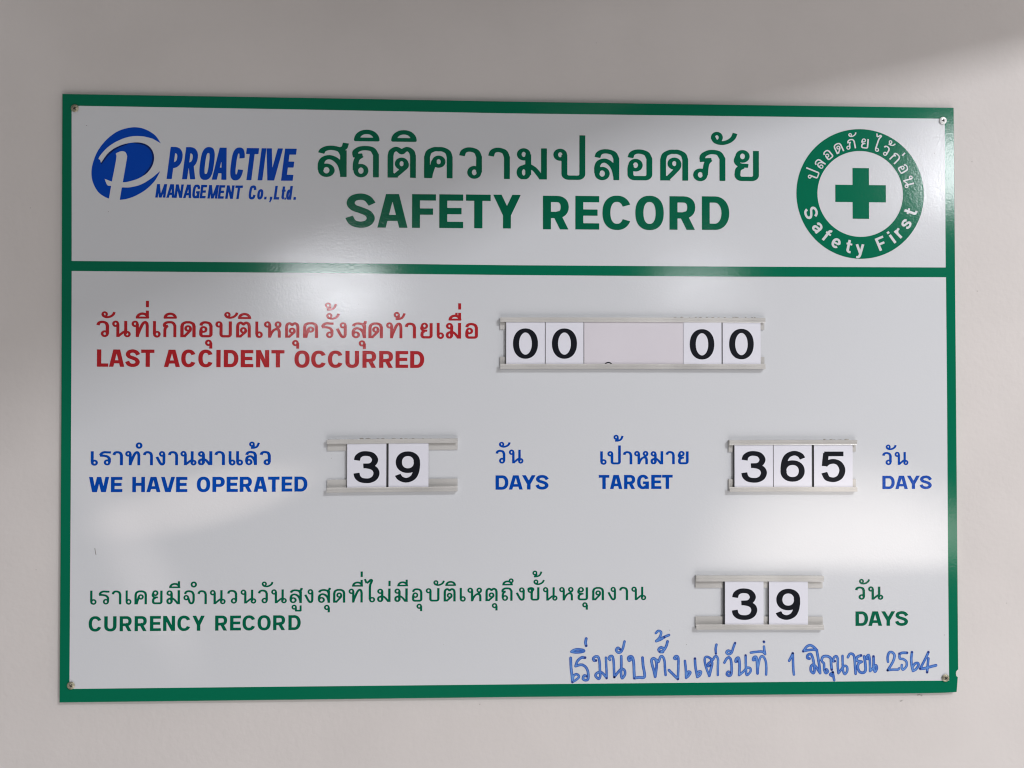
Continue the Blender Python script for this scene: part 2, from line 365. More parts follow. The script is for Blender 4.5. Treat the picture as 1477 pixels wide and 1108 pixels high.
def field(els, X, Y, hx, hy, cap='butt'):
    """signed distance (in pen units) of all strokes, pen is hx wide and hy high"""
    k = hy / hx
    D = np.full(X.shape, 1e9)
    PX = X * k
    for kind, pts, *m in els:
        if kind == 'p':
            p = np.array(pts, float); p[:, 0] *= k
            n = len(p); d = np.full(X.shape, 1e9); ins = np.zeros(X.shape, bool)
            for i in range(n):
                a, b = p[i], p[(i + 1) % n]
                e = b - a; L = max(e @ e, 1e-9)
                t = np.clip(((PX - a[0]) * e[0] + (Y - a[1]) * e[1]) / L, 0, 1)
                d = np.minimum(d, np.hypot(PX - a[0] - t * e[0], Y - a[1] - t * e[1]))
                cond = ((a[1] > Y) != (b[1] > Y))
                if abs(e[1]) > 1e-9:
                    ins ^= cond & (PX < a[0] + (Y - a[1]) / e[1] * e[0])
            D = np.minimum(D, np.where(ins, -d, d))
            continue
        p = np.array(pts, float); p[:, 0] *= k
        h = hy * m[0]
        closed = np.hypot(*(p[0] - p[-1])) < 1e-6
        d = np.full(X.shape, 1e9)
        n = len(p)
        seg = np.hypot(*(p[1:] - p[:-1]).T); cum = np.concatenate([[0], np.cumsum(seg)])
        t0 = p[1] - p[0]; t0 = t0 / max(np.hypot(*t0), 1e-9); t1 = p[-1] - p[-2]; t1 = t1 / max(np.hypot(*t1), 1e-9)
        for i in range(n - 1):
            a, b = p[i], p[i + 1]
            e = b - a; L = e @ e
            if L < 1e-16: continue
            t = ((PX - a[0]) * e[0] + (Y - a[1]) * e[1]) / L
            tc = np.clip(t, 0, 1)
            s = np.hypot(PX - a[0] - tc * e[0], Y - a[1] - tc * e[1]) - h
            if cap == 'butt' and not closed:
                if cum[i] < h * 1.5: s = np.maximum(s, -((PX - p[0, 0]) * t0[0] + (Y - p[0, 1]) * t0[1]))
                if cum[-1] - cum[i + 1] < h * 1.5: s = np.maximum(s, (PX - p[-1, 0]) * t1[0] + (Y - p[-1, 1]) * t1[1])
            d = np.minimum(d, s)
        D = np.minimum(D, d)
    return D

def contour(D, xs, ys):
    """filled outline of D < 0 as (verts, faces)"""
    ny, nx = D.shape
    D = np.where(np.abs(D) < 1e-7, -1e-7, D)
    ins = D < 0
    c = ins[:-1, :-1].astype(int) + ins[1:, :-1] + ins[:-1, 1:] + ins[1:, 1:]
    V_, F, cache = [], [], {}
    def vert(key, x, y):
        i = cache.get(key)
        if i is None:
            i = len(V_); cache[key] = i; V_.append((x, y))
        return i
    def edge(i0, j0, i1, j1):
        a, b = D[j0, i0], D[j1, i1]; t = a / (a - b)
        return vert((i0, j0, i1, j1), xs[i0] + t * (xs[i1] - xs[i0]), ys[j0] + t * (ys[j1] - ys[j0]))
    for j in range(ny - 1):
        row = c[j]
        i = 0
        idx = np.nonzero(row)[0]
        k = 0
        while k < len(idx):
            i = idx[k]
            if row[i] == 4:
                i2 = i
                while k + 1 < len(idx) and idx[k + 1] == i2 + 1 and row[i2 + 1] == 4:
                    k += 1; i2 += 1
                F.append((vert((i, j), xs[i], ys[j]), vert((i2 + 1, j), xs[i2 + 1], ys[j]), vert((i2 + 1, j + 1), xs[i2 + 1], ys[j + 1]), vert((i, j + 1), xs[i], ys[j + 1])))
            else:
                cs = [(i, j), (i + 1, j), (i + 1, j + 1), (i, j + 1)]
                poly = []
                for q in range(4):
                    a, b = cs[q], cs[(q + 1) % 4]
                    ia, ib = ins[a[1], a[0]], ins[b[1], b[0]]
                    if ia: poly.append(vert(a, xs[a[0]], ys[a[1]]))
                    if ia != ib:
                        lo, hi = (a, b) if a < b else (b, a)
                        poly.append(edge(*lo, *hi))
                poly = [p for z, p in enumerate(poly) if p != poly[z - 1]]
                if len(poly) >= 3: F.append(tuple(poly))
            k += 1
    return V_, F

GC = {}
def glyph_mesh(key, els, cut, hx, hy, step=1.6):
    if key in GC: return GC[key]
    P = np.array([p for e in els for p in e[1]], float)
    x0, y0 = P.min(0) - max(hx, hy) * 1.4 - 2; x1, y1 = P.max(0) + max(hx, hy) * 1.4 + 2
    if cut: y0, y1 = max(y0, cut[0] - step * 2), min(y1, cut[1] + step * 2)
    # keep round numbers on the grid so that straight tops and feet are crisp
    xs = np.arange(math.floor(x0 / step) * step, x1, step); ys = np.arange(math.floor(y0 / step) * step, y1, step)
    X, Y = np.meshgrid(xs, ys)
    D = field(els, X, Y, hx, hy)
    if cut: D = np.maximum(D, np.maximum(cut[0] - Y, Y - cut[1]))
    GC[key] = contour(D, xs, ys)
    return GC[key]

class Sheet:
    """collects flat letters into one mesh, each a hair above the last so none share a plane"""
    def __init__(s): s.V, s.F, s.n = [], [], 0
    def add(s, vf, fn, z):
        v, f = vf; b = len(s.V)
        for x, y in v:
            q = fn(x, y); s.V.append((q[0], q[1], z))
        s.F += [tuple(b + i for i in t) for t in f]
    def build(s, name, material, parent=None):
        return new_obj(name, s.V, s.F, material, parent)

ZW = 0.00615        # face of the white panels
ZP = ZW + 0.00015   # print on them
TOG = [0]
def ztog(z):
    TOG[0] = (TOG[0] + 1) % 3
    return z + TOG[0] * 0.00003

def row(sheet, zoom, base, cap, letters, kind, hx, hy, z=ZP, shear=0.0, prefix=''):
    """zoom = (x0, y0, scale) of the measured enlargement, base = ((x, y), (x, y)) foot line in it,
    cap = letter height there, letters = [(text, left, right), ...]"""
    ox, oy, s = zoom
    (ax, ay), (bx, by) = base
    for ch, l, r, *opt in letters:
        yb = lambda x: ay + (by - ay) * (x - ax) / (bx - ax)
        p0 = Q(ox + l / s, oy + yb(l) / s, z); p1 = Q(ox + r / s, oy + yb(r) / s, z); p2 = Q(ox + l / s, oy + (yb(l) - cap) / s, z)
        sy = (p2[1] - p0[1]) / 100
        wmm = p1[0] - p0[0]
        y0 = (p0[1] + p1[1]) / 2
        if kind == 'thai':
            W_, els = THAI[ch[0]]
            sx = wmm / W_
            g = glyph_mesh(('t', ch[0], hx, hy), els, (-60, 400) if ch[0] not in 'คตดมทห' else (0, 400), hx, hy)
            sheet.add(g, lambda x, y: (p0[0] + x * sx, y0 + y * sy), ztog(z))
            wb = W_ if ch[0] != 'ส' else 82
            sh = 0
            for mk in ch[1:]:
                if mk in '๒๓':
                    continue
                key = mk
                if mk in '่้' and len(ch) > 2 and ch[1] != mk: key = mk + '2'
                if mk == '้' and '๓' in ch: key = mk + '2'
                dx = {'ั': 38, '้': 24}.get(mk, 0)
                g = glyph_mesh(('m', key, hx, hy), MARK[key], None, hx, hy)
                sheet.add(g, lambda x, y: (p1[0] + (x + dx) * sy * .98, y0 + y * sy), ztog(z))
        else:
            W_ = wmm / sy
            kx = round(W_ / 4) * 4 or 4
            g = glyph_mesh(('l' + kind, ch, kx, hx, hy), *(digit if kind == 'digit' else latin)(ch, kx, hx, hy), hx, hy, 1.25)
            q = W_ / kx
            sheet.add(g, lambda x, y: (p0[0] + x * q * sy + shear * y * sy, y0 + y * sy), ztog(z))

def word(text, pairs):
    v = pairs.split()
    return [(c, *map(float, p.split('-'))) for c, p in zip(text, v)]

# ================================================================ the wall
v, f = boxv(-3.2, 3.2, -1.5, 1.9, -0.15, 0.0)
wall = tag(new_obj('wall', v, f, M['wall']), kind='structure')
def blotch(name, marks, material, parent, z):
    V_, F = [], []
    rn = random.Random(11)
    for x, y, rx_, ry_, an in marks:
        c0 = Q(x, y, z); b = len(V_)
        for t in range(14):
            a = t * math.pi / 7; k = rn.uniform(.6, 1.15)
            u_, w_ = rx_ * k * math.cos(a) * .00093, ry_ * k * math.sin(a) * .00093
            V_.append((c0[0] + u_ * math.cos(an) - w_ * math.sin(an), c0[1] + u_ * math.sin(an) + w_ * math.cos(an), z))
        F.append(tuple(range(b, b + 14)))
    o = new_obj(name, V_, F, material, parent); o['kind'] = 'stuff'
    return o
blotch('scuff_marks', [(1325, 1002.5, 3, 1, .1), (1329, 1003.5, 2, 1.2, 0), (1300, 1011, 2.5, .8, .3), (1410, 420, 1.2, .6, 0), (1402, 233, 1, .7, .4), (692, 1016, 1.0, .7, 0), (52, 822, .8, .8, 0), (44, 300, .7, .7, 0), (860, 62, .7, .6, 0), (1452, 870, .9, .6, .4)], M['scuff'], wall, .0004)

# an unseen, added beam between the window and the wall: its lower edge throws the soft slanting shade
def shade_pt(px, py, s):
    x, y = Q(px, py, 0)
    w = Vector(W3((x, y, 0)))
    return w + (KEY - w) * s
edge_ = [shade_pt(1600, 42, .07), shade_pt(900, 222, .13), shade_pt(-150, 655, .24)]
top_ = [shade_pt(1600, -1500, .07), shade_pt(900, -1400, .13), shade_pt(-150, -1100, .24)]
nrm = (edge_[2] - edge_[0]).cross(top_[0] - edge_[0]).normalized() * .06
vs = edge_ + top_; vs = vs + [p + nrm for p in vs]
me = bpy.data.meshes.new('shade_blocker')
me.from_pydata([tuple(p) for p in vs], [], [(0, 1, 4, 3), (1, 2, 5, 4), (9, 10, 7, 6), (10, 11, 8, 7), (0, 6, 7, 1), (1, 7, 8, 2), (3, 4, 10, 9), (4, 5, 11, 10), (0, 3, 9, 6), (2, 8, 11, 5)])
me.materials.append(M['wall'])
blocker = bpy.data.objects.new('shade_blocker', me); sc.collection.objects.link(blocker); tag(blocker, kind='structure')

# unseen flags added close to the spot lamp crop its pool below and right
def ray(px, py, s_): return GLEAM + (on_board(px, py) - GLEAM) * s_
def plate(name, a, b, c, d, th):
    n_ = (b - a).cross(d - a).normalized() * th
    q = [a, b, c, d]; q += [p + n_ for p in q]
    me = bpy.data.meshes.new(name); me.from_pydata([tuple(p) for p in q], [], [(0, 1, 2, 3), (7, 6, 5, 4), (0, 4, 5, 1), (1, 5, 6, 2), (2, 6, 7, 3), (3, 7, 4, 0)])
    me.materials.append(M['wall']); o = bpy.data.objects.new(name, me); sc.collection.objects.link(o)
    return tag(o, kind='structure')
plate('light_flag', ray(300, 822, .2), ray(1900, 812, .2), ray(1900, 1400, .2), ray(300, 1400, .2), .002)
plate('light_flag', ray(1387, 300, .21), ray(1387, 830, .21), ray(1900, 830, .21), ray(1900, 300, .21), .002)

# ================================================================ the board
board = empty('safety_board', (0, 0, 0.001))
tag(board, 'large white safety record board with green border fixed to the wall by four screws', 'notice board')
HB = 0.006
outline = [(85.2, 1013.8), (420, 1009.8), (732, 1006.0), (1050, 1003.0), (1320, 1000.6), (1360, 999.9), (1373, 999.2), (1380.3, 998.5), (1381.2, 990), (1382.0, 977.2),
           (1380.0, 975.6), (1379.3, 972), (1380.0, 968.4), (1382.7, 965.8), (1382.4, 940), (1381.2, 780), (1379.6, 577), (1378, 380), (1376.4, 200), (1376.0, 155.3),
           (1050, 150.9), (732, 146.2), (420, 140.6), (89.4, 135.2), (89.0, 240), (88.6, 380), (87.9, 577), (86.6, 800)]
v, f = slab([Q(x, y, HB) for x, y in outline], 0.0012, HB, 0.0007)
bd = new_obj('panel', v, f, M['green']); put(bd, board); bd['label'] = 'green bordered backing sheet with chipped lower right corner'
# white fields
wf = [('header_field', [(103.4, 376.5), (420, 378.8), (732, 382.6), (1050, 384.6), (1364, 385.9), (1362.6, 171.4), (1050, 167.6), (732, 163.6), (420, 157.8), (103.3, 152.6)]),
      ('record_field', [(100.1, 993.8), (420, 990.4), (732, 987.3), (1050, 984.4), (1368.9, 981.8), (1367.2, 780), (1366.0, 577), (1364.4, 400), (1050, 399.2), (732, 396.8), (420, 393.6), (103.4, 391.0), (102.8, 577), (101.6, 780)])]
for nm, pts in wf:
    v, f = slab([Q(x, y, ZW) for x, y in pts], HB - .0002, ZW)
    put(new_obj(nm, v, f, M['white']), board)

def line(name, material, rows, z=ZP):
    s = Sheet()
    for r in rows: row(s, *r, z=z)
    return put(s.build(name, M[material]), board)

TW, TH_ = 9.2, 7.0
# ---- heading
line('heading_text', 'dkgreen', [
    ((440, 170, 4.344), ((80, 369), (1515, 387)), 195, word(['ส', 'ถิ', 'ติ', 'ค', 'ว', 'า', 'ม'], '78-260 298-462 515-695 745-925 963-1108 1145-1283 1330-1515'), 'thai', TW, TH_),
    ((770, 170, 4.344), ((125, 388), (1410, 397)), 193, word(['ป', 'ล', 'อ', 'ด', 'ภั', 'ย'], '125-322 378-535 585-742 792-967 1005-1200 1250-1410'), 'thai', TW, TH_),
    ((440, 170, 4.344), ((262, 687), (1350, 694)), 211, word('SAFETY', '260-437 453-642 670-820 841-991 1008-1163 1178-1352'), 'latin', 12.0, 9.3),
    ((770, 170, 4.344), ((57, 699), (1225, 703)), 210, word('RECORD', '57-225 260-410 430-612 636-814 850-1018 1053-1225'), 'latin', 12.0, 9.3)])
# ---- red lines

line('accident_text', 'red', [
    ((120, 420, 4.923), ((92, 325), (1430, 331)), 114, word(['วั', 'น', 'ที่', 'เ', 'กิ', 'ด', 'อุ', 'บั', 'ติ', 'เ', 'ห'], '92-183 207-330 345-465 495-547 567-662 690-798 823-918 940-1055 1085-1190 1222-1272 1285-1405'), 'thai', 9.6, 7.4),
    ((410, 420, 4.923), ((5, 331), (1375, 338)), 111, word(['ตุ', 'ค', 'รั้', 'ง', 'สุ', 'ด', 'ท้', 'า', 'ย', 'เ', 'มื่', 'อ'], '5-107 133-240 262-350 367-443 478-580 598-700 725-838 855-935 963-1053 1083-1132 1150-1255 1285-1375'), 'thai', 9.6, 7.4),
    ((120, 420, 4.923), ((92, 537), (1430, 542)), 123, word('LASTACCIDENT', '97-178 183-292 302-402 411-505 573-687 696-801 817-923 945-970 998-1102 1118-1208 1227-1321 1336-1429'), 'latin', 12.3, 9.6),
    ((410, 420, 4.923), ((72, 543), (993, 546)), 120, word('OCCURRED', '72-180 191-299 310-418 434-531 555-656 674-776 790-880 894-994'), 'latin', 12.3, 9.6)])
# ---- blue lines
line('operated_text', 'blue', [
    ((120, 635, 9.847), ((108, 356), (1345, 356)), 198, word(['เ', 'ร', 'า', 'ท๐', 'า', 'ง', 'า'], '108-203 228-393 415-562 600-808 848-988 1030-1165 1203-1345'), 'thai', 10.2, 7.9),
    ((260, 635, 9.847), ((8, 355), (1282, 352)), 197, word(['น', 'ม', 'า', 'เ', 'เ', 'ล้', 'ว'], '6-218 256-453 485-632 688-779 795-887 923-1087 1128-1284'), 'thai', 10.2, 7.9),
    ((120, 635, 9.847), ((82, 738), (1345, 737)), 215, word('WEHAV', '82-367 393-556 697-877 898-1097 1105-1303'), 'latin', 12.3, 9.8),
    ((260, 635, 9.847), ((-58, 737), (1430, 733)), 214, word('EOPERAT', '-59-103 235-425 457-632 660-818 845-1024 1043-1234 1248-1410'.replace('-59-103', '@')) if False else
        [('E', -59, 101)] + word('OPERAT', '235-425 457-632 660-818 845-1024 1043-1234 1248-1410'), 'latin', 12.3, 9.8),
    ((110, 620, 4.22), ((1245, 376), (1407, 376)), 91, word('ED', '1250-1315 1328-1407'), 'latin', 12.3, 9.8)])
line('days_text', 'blue', [
    ((450, 610, 3.992), ((1057, 234), (1213, 233)), 78, word(['วั', 'น'], '1057-1113 1135-1213'), 'thai', 9.6, 7.4),
    ((450, 610, 3.992), ((1057, 385), (1362, 383)), 82, word('DAYS', '1057-1131 1133-1214 1209-1288 1290-1362'), 'latin', 12.3, 9.7)])
line('target_text', 'blue', [
    ((855, 635, 9.847), ((107, 344), (1360, 341)), 185, word(['เ', 'ป้๓', 'า', 'ห', 'ม', 'า', 'ย'], '107-192 211-397 428-560 592-785 826-999 1035-1163 1205-1360'), 'thai', 10.0, 7.8),
    ((855, 635, 9.847), ((88, 694), (1133, 692)), 199, word('TARGET', '86-235 245-420 445-608 630-798 831-976 985-1135'), 'latin', 12.3, 9.7)])
line('days_text', 'blue', [
    ((1030, 610, 4.344), ((1053, 264), (1213, 263)), 80, word(['วั', 'น'], '1053-1113 1133-1213'), 'thai', 9.4, 7.4),
    ((1030, 610, 4.344), ((1055, 415), (1362, 414)), 83, word('DAYS', '1055-1132 1136-1214 1209-1290 1291-1364'), 'latin', 12.3, 9.7)])
# ---- green lines
line('currency_text', 'dkgreen', [
    ((120, 830, 7.033), ((68, 296), (1435, 291)), 141, word(['เ', 'ร', 'า', 'เ', 'ค', 'ย', 'มี', 'จ๐', 'า', 'น'], '68-133 155-266 286-388 428-488 518-648 690-806 845-983 1020-1132 1156-1255 1286-1437'), 'thai', 8.4, 6.7),
    ((320, 830, 7.033), ((52, 287), (1428, 275)), 139, word(['ว', 'น', 'วั', 'น', 'สู', 'ง', 'สุ', 'ด', 'ที่'], '50-157 190-342 363-468 501-651 685-813 835-930 972-1099 1127-1253 1286-1430'), 'thai', 8.4, 6.7),
    ((515, 820, 7.033), ((120, 342), (1427, 331)), 136, word(['ไ', 'ม่', 'มี', 'อุ', 'บั', 'ติ', 'เ', 'ห', 'ตุ'], '72-180 205-341 380-515 555-664 697-837 876-1002 1040-1101 1120-1266 1300-1428'), 'thai', 8.4, 6.7),
    ((715, 810, 6.42), ((55, 364), (1387, 357)), 123, word(['ถึ', 'ง', 'ขั้', 'น', 'ห', 'ยุ', 'ด', 'ง', 'า', 'น'], '54-157 185-270 296-406 438-566 588-719 752-856 892-1004 1035-1115 1140-1227 1257-1387'), 'thai', 8.4, 6.7),
    ((120, 830, 7.033), ((57, 569), (1462, 560)), 152, word('CURRENCYR', '55-188 213-338 369-496 521-649 677-788 810-932 955-1090 1108-1233 1338-1465'), 'latin', 11.3, 9.0),
    ((320, 830, 7.033), ((83, 559), (800, 554)), 150, word('ECORD', '83-194 209-342 362-495 520-646 675-800'), 'latin', 11.3, 9.0)])
line('days_text', 'dkgreen', [
    ((980, 810, 4.22), ((1068, 232), (1235, 232)), 79, word(['วั', 'น'], '1068-1130 1150-1236'), 'thai', 9.2, 7.2),
    ((980, 810, 4.22), ((1072, 392), (1392, 391)), 88, word('DAYS', '1072-1149 1150-1234 1229-1314 1316-1392'), 'latin', 12.3, 9.6)])

# ---- company logo
LZ = (80, 130, 3.992)
def LQ(x, y): return Q(LZ[0] + x / LZ[2], LZ[1] + y / LZ[2], ZP)
def fill(name, pts, material, z):
    P_ = [LQ(x, y) for x, y in pts]
    tri = geometry.tessellate_polygon([[Vector((x, y, 0)) for x, y in P_]])
    F = []
    for t in tri:
        a, b, c = (Vector((*P_[i], 0)) for i in t)
        F.append(tuple(t) if (b - a).cross(c - a).z > 0 else tuple(t[::-1]))
    return [(x, y, z) for x, y in P_], F
A1 = (sm([(607, 307), (575, 262), (530, 232), (480, 216), (425, 217), (360, 237), (300, 280), (250, 340), (220, 405), (207, 470), (215, 530), (243, 583), (278, 612), (308, 625)])
      + [(320, 553)] + sm([(318, 552), (300, 549), (290, 530), (283, 511)]) + [(325, 527)] + sm([(325, 526), (340, 450), (351, 385), (347, 367)], 4)
      + sm([(352, 362), (378, 352), (402, 357), (413, 380)], 4) + sm([(412, 392), (400, 460), (388, 530)], 4)
      + sm([(392, 531), (425, 526), (480, 508), (530, 475), (560, 430), (568, 385), (555, 343), (525, 315), (480, 302), (420, 306), (360, 325), (305, 362), (262, 420)])
      + sm([(258, 405), (250, 388), (298, 332), (360, 292), (430, 268), (500, 266), (560, 280)], 5))
A2 = [(370, 632), (382, 562)] + sm([(386, 561), (430, 560), (490, 545), (550, 510), (602, 467)], 5) + sm([(598, 478), (570, 525), (520, 574), (460, 609), (410, 627), (374, 632)], 5)
A3 = sm([(440, 304), (480, 302), (525, 315), (555, 343), (568, 385), (560, 430), (530, 475), (500, 497)]) + sm([(500, 495), (530, 460), (551, 425), (558, 385), (546, 348), (518, 322), (480, 310)])
A4 = sm([(262, 420), (305, 362), (360, 325), (420, 306)]) + sm([(418, 312), (362, 334), (308, 374), (265, 428)])
Vv, Ff, mi = [], [], []
for pts, k, z in ((A1, 0, ZP), (A2, 0, ZP), (A3, 1, ZP + .0001), (A4, 1, ZP + .0001)):
    v, f = fill('x', pts, None, z); b = len(Vv); Vv += v; Ff += [tuple(b + i for i in t) for t in f]; mi += [k] * len(f)
put(new_obj('logo_emblem', Vv, Ff, None, mats=[M['logo'], M['navy']], midx=mi), board)
PZ = (220, 190, 7.033)
def seq(text, starts, widths): return [(c, a, a + w) for c, a, w in zip(text, starts, widths)]
s = Sheet()
row(s, PZ, ((142, 480), (1422, 499)), 326, seq('PROACTIVE', (142, 299, 461, 605, 775, 914, 1065, 1120, 1303), (134, 142, 142, 140, 132, 126, 49, 158, 119)), 'latin', 8.0, 9.3, shear=.122)
row(s, PZ, ((27, 668), (893, 684)), 137, seq('MANAGEMENT', (27, 141, 219, 311, 397, 476, 556, 660, 736, 824), (103, 80, 80, 80, 74, 60, 100, 60, 79, 76)), 'latin', 9.2, 9.0, shear=.13)
row(s, PZ, ((968, 686), (1455, 691)), 139, seq('Co.,Ltd.', (969, 1056, 1131, 1188, 1227, 1300, 1350, 1428), (72, 60, 26, 26, 56, 38, 56, 27)), 'latin', 9.2, 9.0, shear=.13)
put(s.build('company_name', M['logo']), board)

# ---- round emblem
ZQ = ZP + 0.0002
cxp, cyp = 1240.9, 279.8
cc = Q(cxp, cyp, ZP)
kx = (Q(cxp + 92, cyp, ZP)[0] - Q(cxp - 92, cyp, ZP)[0]) / 184
ky = (Q(cxp, cyp - 92, ZP)[1] - Q(cxp, cyp + 92, ZP)[1]) / 184
N = 96; v = []; f = []
for i in range(N):
    a = 2 * math.pi * i / N
    for rx_, ry_ in ((61.7, 61.9), (91.9, 93.5)): v.append((cc[0] + rx_ * kx * math.cos(a), cc[1] + ry_ * ky * math.sin(a), ZP))
for i in range(N):
    j = (i + 1) % N; f.append((2 * i, 2 * i + 1, 2 * j + 1, 2 * j))
b = len(v)
def CQ(x, y): return Q(1110 + x / 4.262, 150 + y / 4.262, ZP)
(x0, y0), (x1, y1) = CQ(511, 706), CQ(611, 395); (x2, y2), (x3, y3) = CQ(404.5, 602.5), CQ(715, 500)
v += [(x, y, ZP) for x, y in ((x0, y0), (x1, y0), (x1, y2), (x3, y2), (x3, y3), (x1, y3), (x1, y1), (x0, y1), (x0, y3), (x2, y3), (x2, y2), (x0, y2))]
f += [(b, b + 1, b + 2, b + 11), (b + 11, b + 2, b + 5, b + 8), (b + 2, b + 3, b + 4, b + 5), (b + 10, b + 11, b + 8, b + 9), (b + 8, b + 5, b + 6, b + 7)]
put(new_obj('safety_emblem', v, f, M['green']), board)['label'] = 'green ring around a green cross'
s = Sheet()
u = .144 * (kx + ky) / 2 * 1.0
for t, ang in zip(['ป', 'ล', 'อ', 'ด', 'ภั', 'ย', 'ไ', 'ว้', 'ก่', 'อ', 'น'], (158.8, 144.1, 130.0, 115.8, 101.0, 84.8, 71.3, 59.5, 45.5, 30.3, 14.6)):
    W_, els = THAI[t[0]]
    th = math.radians(ang); rb = 65.3 * (kx + ky) / 2
    def fn(x, y, dx=0):
        X = (x + dx - W_ / 2) * u; Y = rb + y * u
        return cc[0] + X * math.sin(th) + Y * math.cos(th), cc[1] - X * math.cos(th) + Y * math.sin(th)
    s.add(glyph_mesh(('e', t[0]), els, (-60, 400) if t[0] != 'ค' else (0, 400), 7.4, 6.2), fn, ztog(ZQ))
    for mk in t[1:]:
        s.add(glyph_mesh(('em', mk), MARK[mk], None, 7.4, 6.2), lambda x, y: fn(x, y, W_ + {'ั': 30, '้': 24}.get(mk, 0)), ztog(ZQ))
put(s.build('emblem_text', M['white']), board)['label'] = 'curved Thai lettering in the ring'
s = Sheet()
u2 = .191 * (kx + ky) / 2
for t, ang, W_ in zip('SafetyFirst', (201.3, 218.2, 231.0, 243.4, 257.3, 269.3, 293.0, 306.0, 315.3, 327.5, 341.0), (80, 62, 44, 66, 44, 66, 66, 20, 46, 62, 44)):
    th = math.radians(ang); rb = 86.3 * (kx + ky) / 2
    g = glyph_mesh(('el', t), *latin(t, W_, 9.8, 8.4), 9.8, 8.4)
    def fn(x, y):
        X = (x - W_ / 2) * u2; Y = rb - y * u2
        return cc[0] - X * math.sin(th) + Y * math.cos(th), cc[1] + X * math.cos(th) + Y * math.sin(th)
    s.add(g, fn, ztog(ZQ))
put(s.build('emblem_text', M['white']), board)['label'] = 'curved Safety First lettering in the ring'

# ---- hand written line
HW = [
 ((810, 900, 9.847), """130,485 135,620 150,750 155,825|155,825 200,800 245,760 240,730 205,715 170,740 160,790|335,480 280,480 225,530 200,600|200,600 280,580 340,610 375,680 378,780 340,800 305,780 320,735 360,745
 |140,395 180,370 240,362 300,370 320,385 280,400 200,405 140,395|350,210 340,265 350,310|490,520 460,520 450,490 480,465 520,470 540,540 545,650 550,740 530,780 490,750 485,720 520,690 570,690 620,740 640,770|640,770 640,700 635,580 630,480
 |690,510 670,490 690,460 725,465 740,540 745,650 750,755|750,755 800,690 850,640 895,660 900,720 860,770 845,700 850,600 848,460|830,360 800,340 775,370 800,405 840,400 870,350 895,250
 |990,500 960,520 950,480 980,462 1010,480 1025,560 1030,680 1035,770|1035,770 1100,760 1170,760 1180,710 1160,600 1150,480|1330,750 1310,660 1285,570 1280,510 1310,490 1340,520 1350,600 1330,750|1350,510 1375,540 1390,510
 |1340,130 1375,100 1415,120 1395,190 1345,245|1345,245 1400,225 1460,190|1455,350 1410,335 1380,365 1400,395 1440,398"""),
 ((950, 900, 8.688), """5,465 25,410 55,415 75,470 80,560 88,640|5,195 70,165 130,140|15,348 60,335 95,280 112,220|215,440 195,430 215,405 245,420 248,520 242,690|242,690 200,650 130,580
 |330,465 340,560 345,675|345,675 375,650 398,610 370,600 350,640|455,435 462,540 485,665|485,665 520,640 530,600 500,600 480,630
 |635,650 600,560 578,470 585,420 620,415 660,440 680,450 700,415 725,405 745,450 742,540 742,640|660,460 670,500 650,590 635,650|645,480 620,500 622,530 650,520|725,260 715,310 718,370
 |825,485 850,440 880,420 905,450 915,540 910,630 880,650 855,630 870,600 900,610|900,345 870,335 850,360 880,380 915,360 935,300 958,240|985,470 965,470 975,435 1005,430 1015,520 1010,640|1010,640 1060,600 1110,550 1150,560 1150,600 1105,640 1095,560 1090,395
 |1205,450 1185,450 1195,420 1225,420 1235,500 1240,620|1240,620 1250,520 1275,420 1310,410 1340,460 1350,540 1348,635|1155,360 1230,350 1300,348 1335,378|1335,378 1325,330 1320,285|1318,222 1322,228"""),
 ((1120, 910, 9.847), """180,425 215,360 232,320|232,320 236,450 240,550 248,620|470,395 440,385 445,345 485,330 510,370 530,450 540,560 525,600 490,570 490,510 520,480 560,510 600,570 620,600|620,600 610,500 590,380 575,290
 |575,275 530,230 480,205 430,225 380,290|380,290 450,275 520,268 575,275|785,550 775,450 770,390 720,360 660,370 640,420|650,440 675,470 678,550 700,600 730,580 715,550 690,550|800,590 765,620 790,640 808,640|800,590 810,650 820,700
 |830,430 805,430 815,380 850,360 870,400 870,500 880,600|880,600 920,550 960,500 1000,510 1005,570 970,615 945,560 940,450 938,355|1015,375 1040,330 1080,330 1105,370 1115,480 1125,610|1200,350 1150,370 1135,410 1170,435 1210,440 1170,460 1155,520 1180,580 1230,595 1265,560 1260,450 1245,365
 |1290,400 1280,370 1310,345 1325,420 1330,570|1330,570 1370,530 1410,490 1425,530 1400,580 1380,520 1380,430 1378,365"""),
 ((1260, 910, 10.55), """220,470 215,400 240,330 290,330 320,380 300,460 255,540 215,600|215,600 290,590 370,590 390,570|510,335 440,335 395,350|395,350 400,420 450,430 500,470 500,540 450,590 430,560 430,520|585,325 575,420 580,520 600,610|600,610 650,580 685,520 670,490 630,500 600,540
 |950,525 870,545 780,570 710,575|710,575 760,480 810,380 835,325|835,420 825,520 815,630""")]
strokes, dots = [], []
DOTS = {0: (0, 2, 5, 8, 10, 9), 1: (0, 1, 2, 3, 5, 7, 9, 12, 13, 14, 16, 18, 19), 2: (1, 4, 6, 9, 11), 3: (4, 6)}
xs0, ys0 = Q(812, 996, ZP); xs1, ys1 = Q(1358, 902, ZP)
st = 0.00042
gx = np.arange(xs0, xs1, st); gy = np.arange(ys0, ys1, st)
D = np.full((len(gy), len(gx)), 1.0); Din = D.copy()
rnd = random.Random(2)
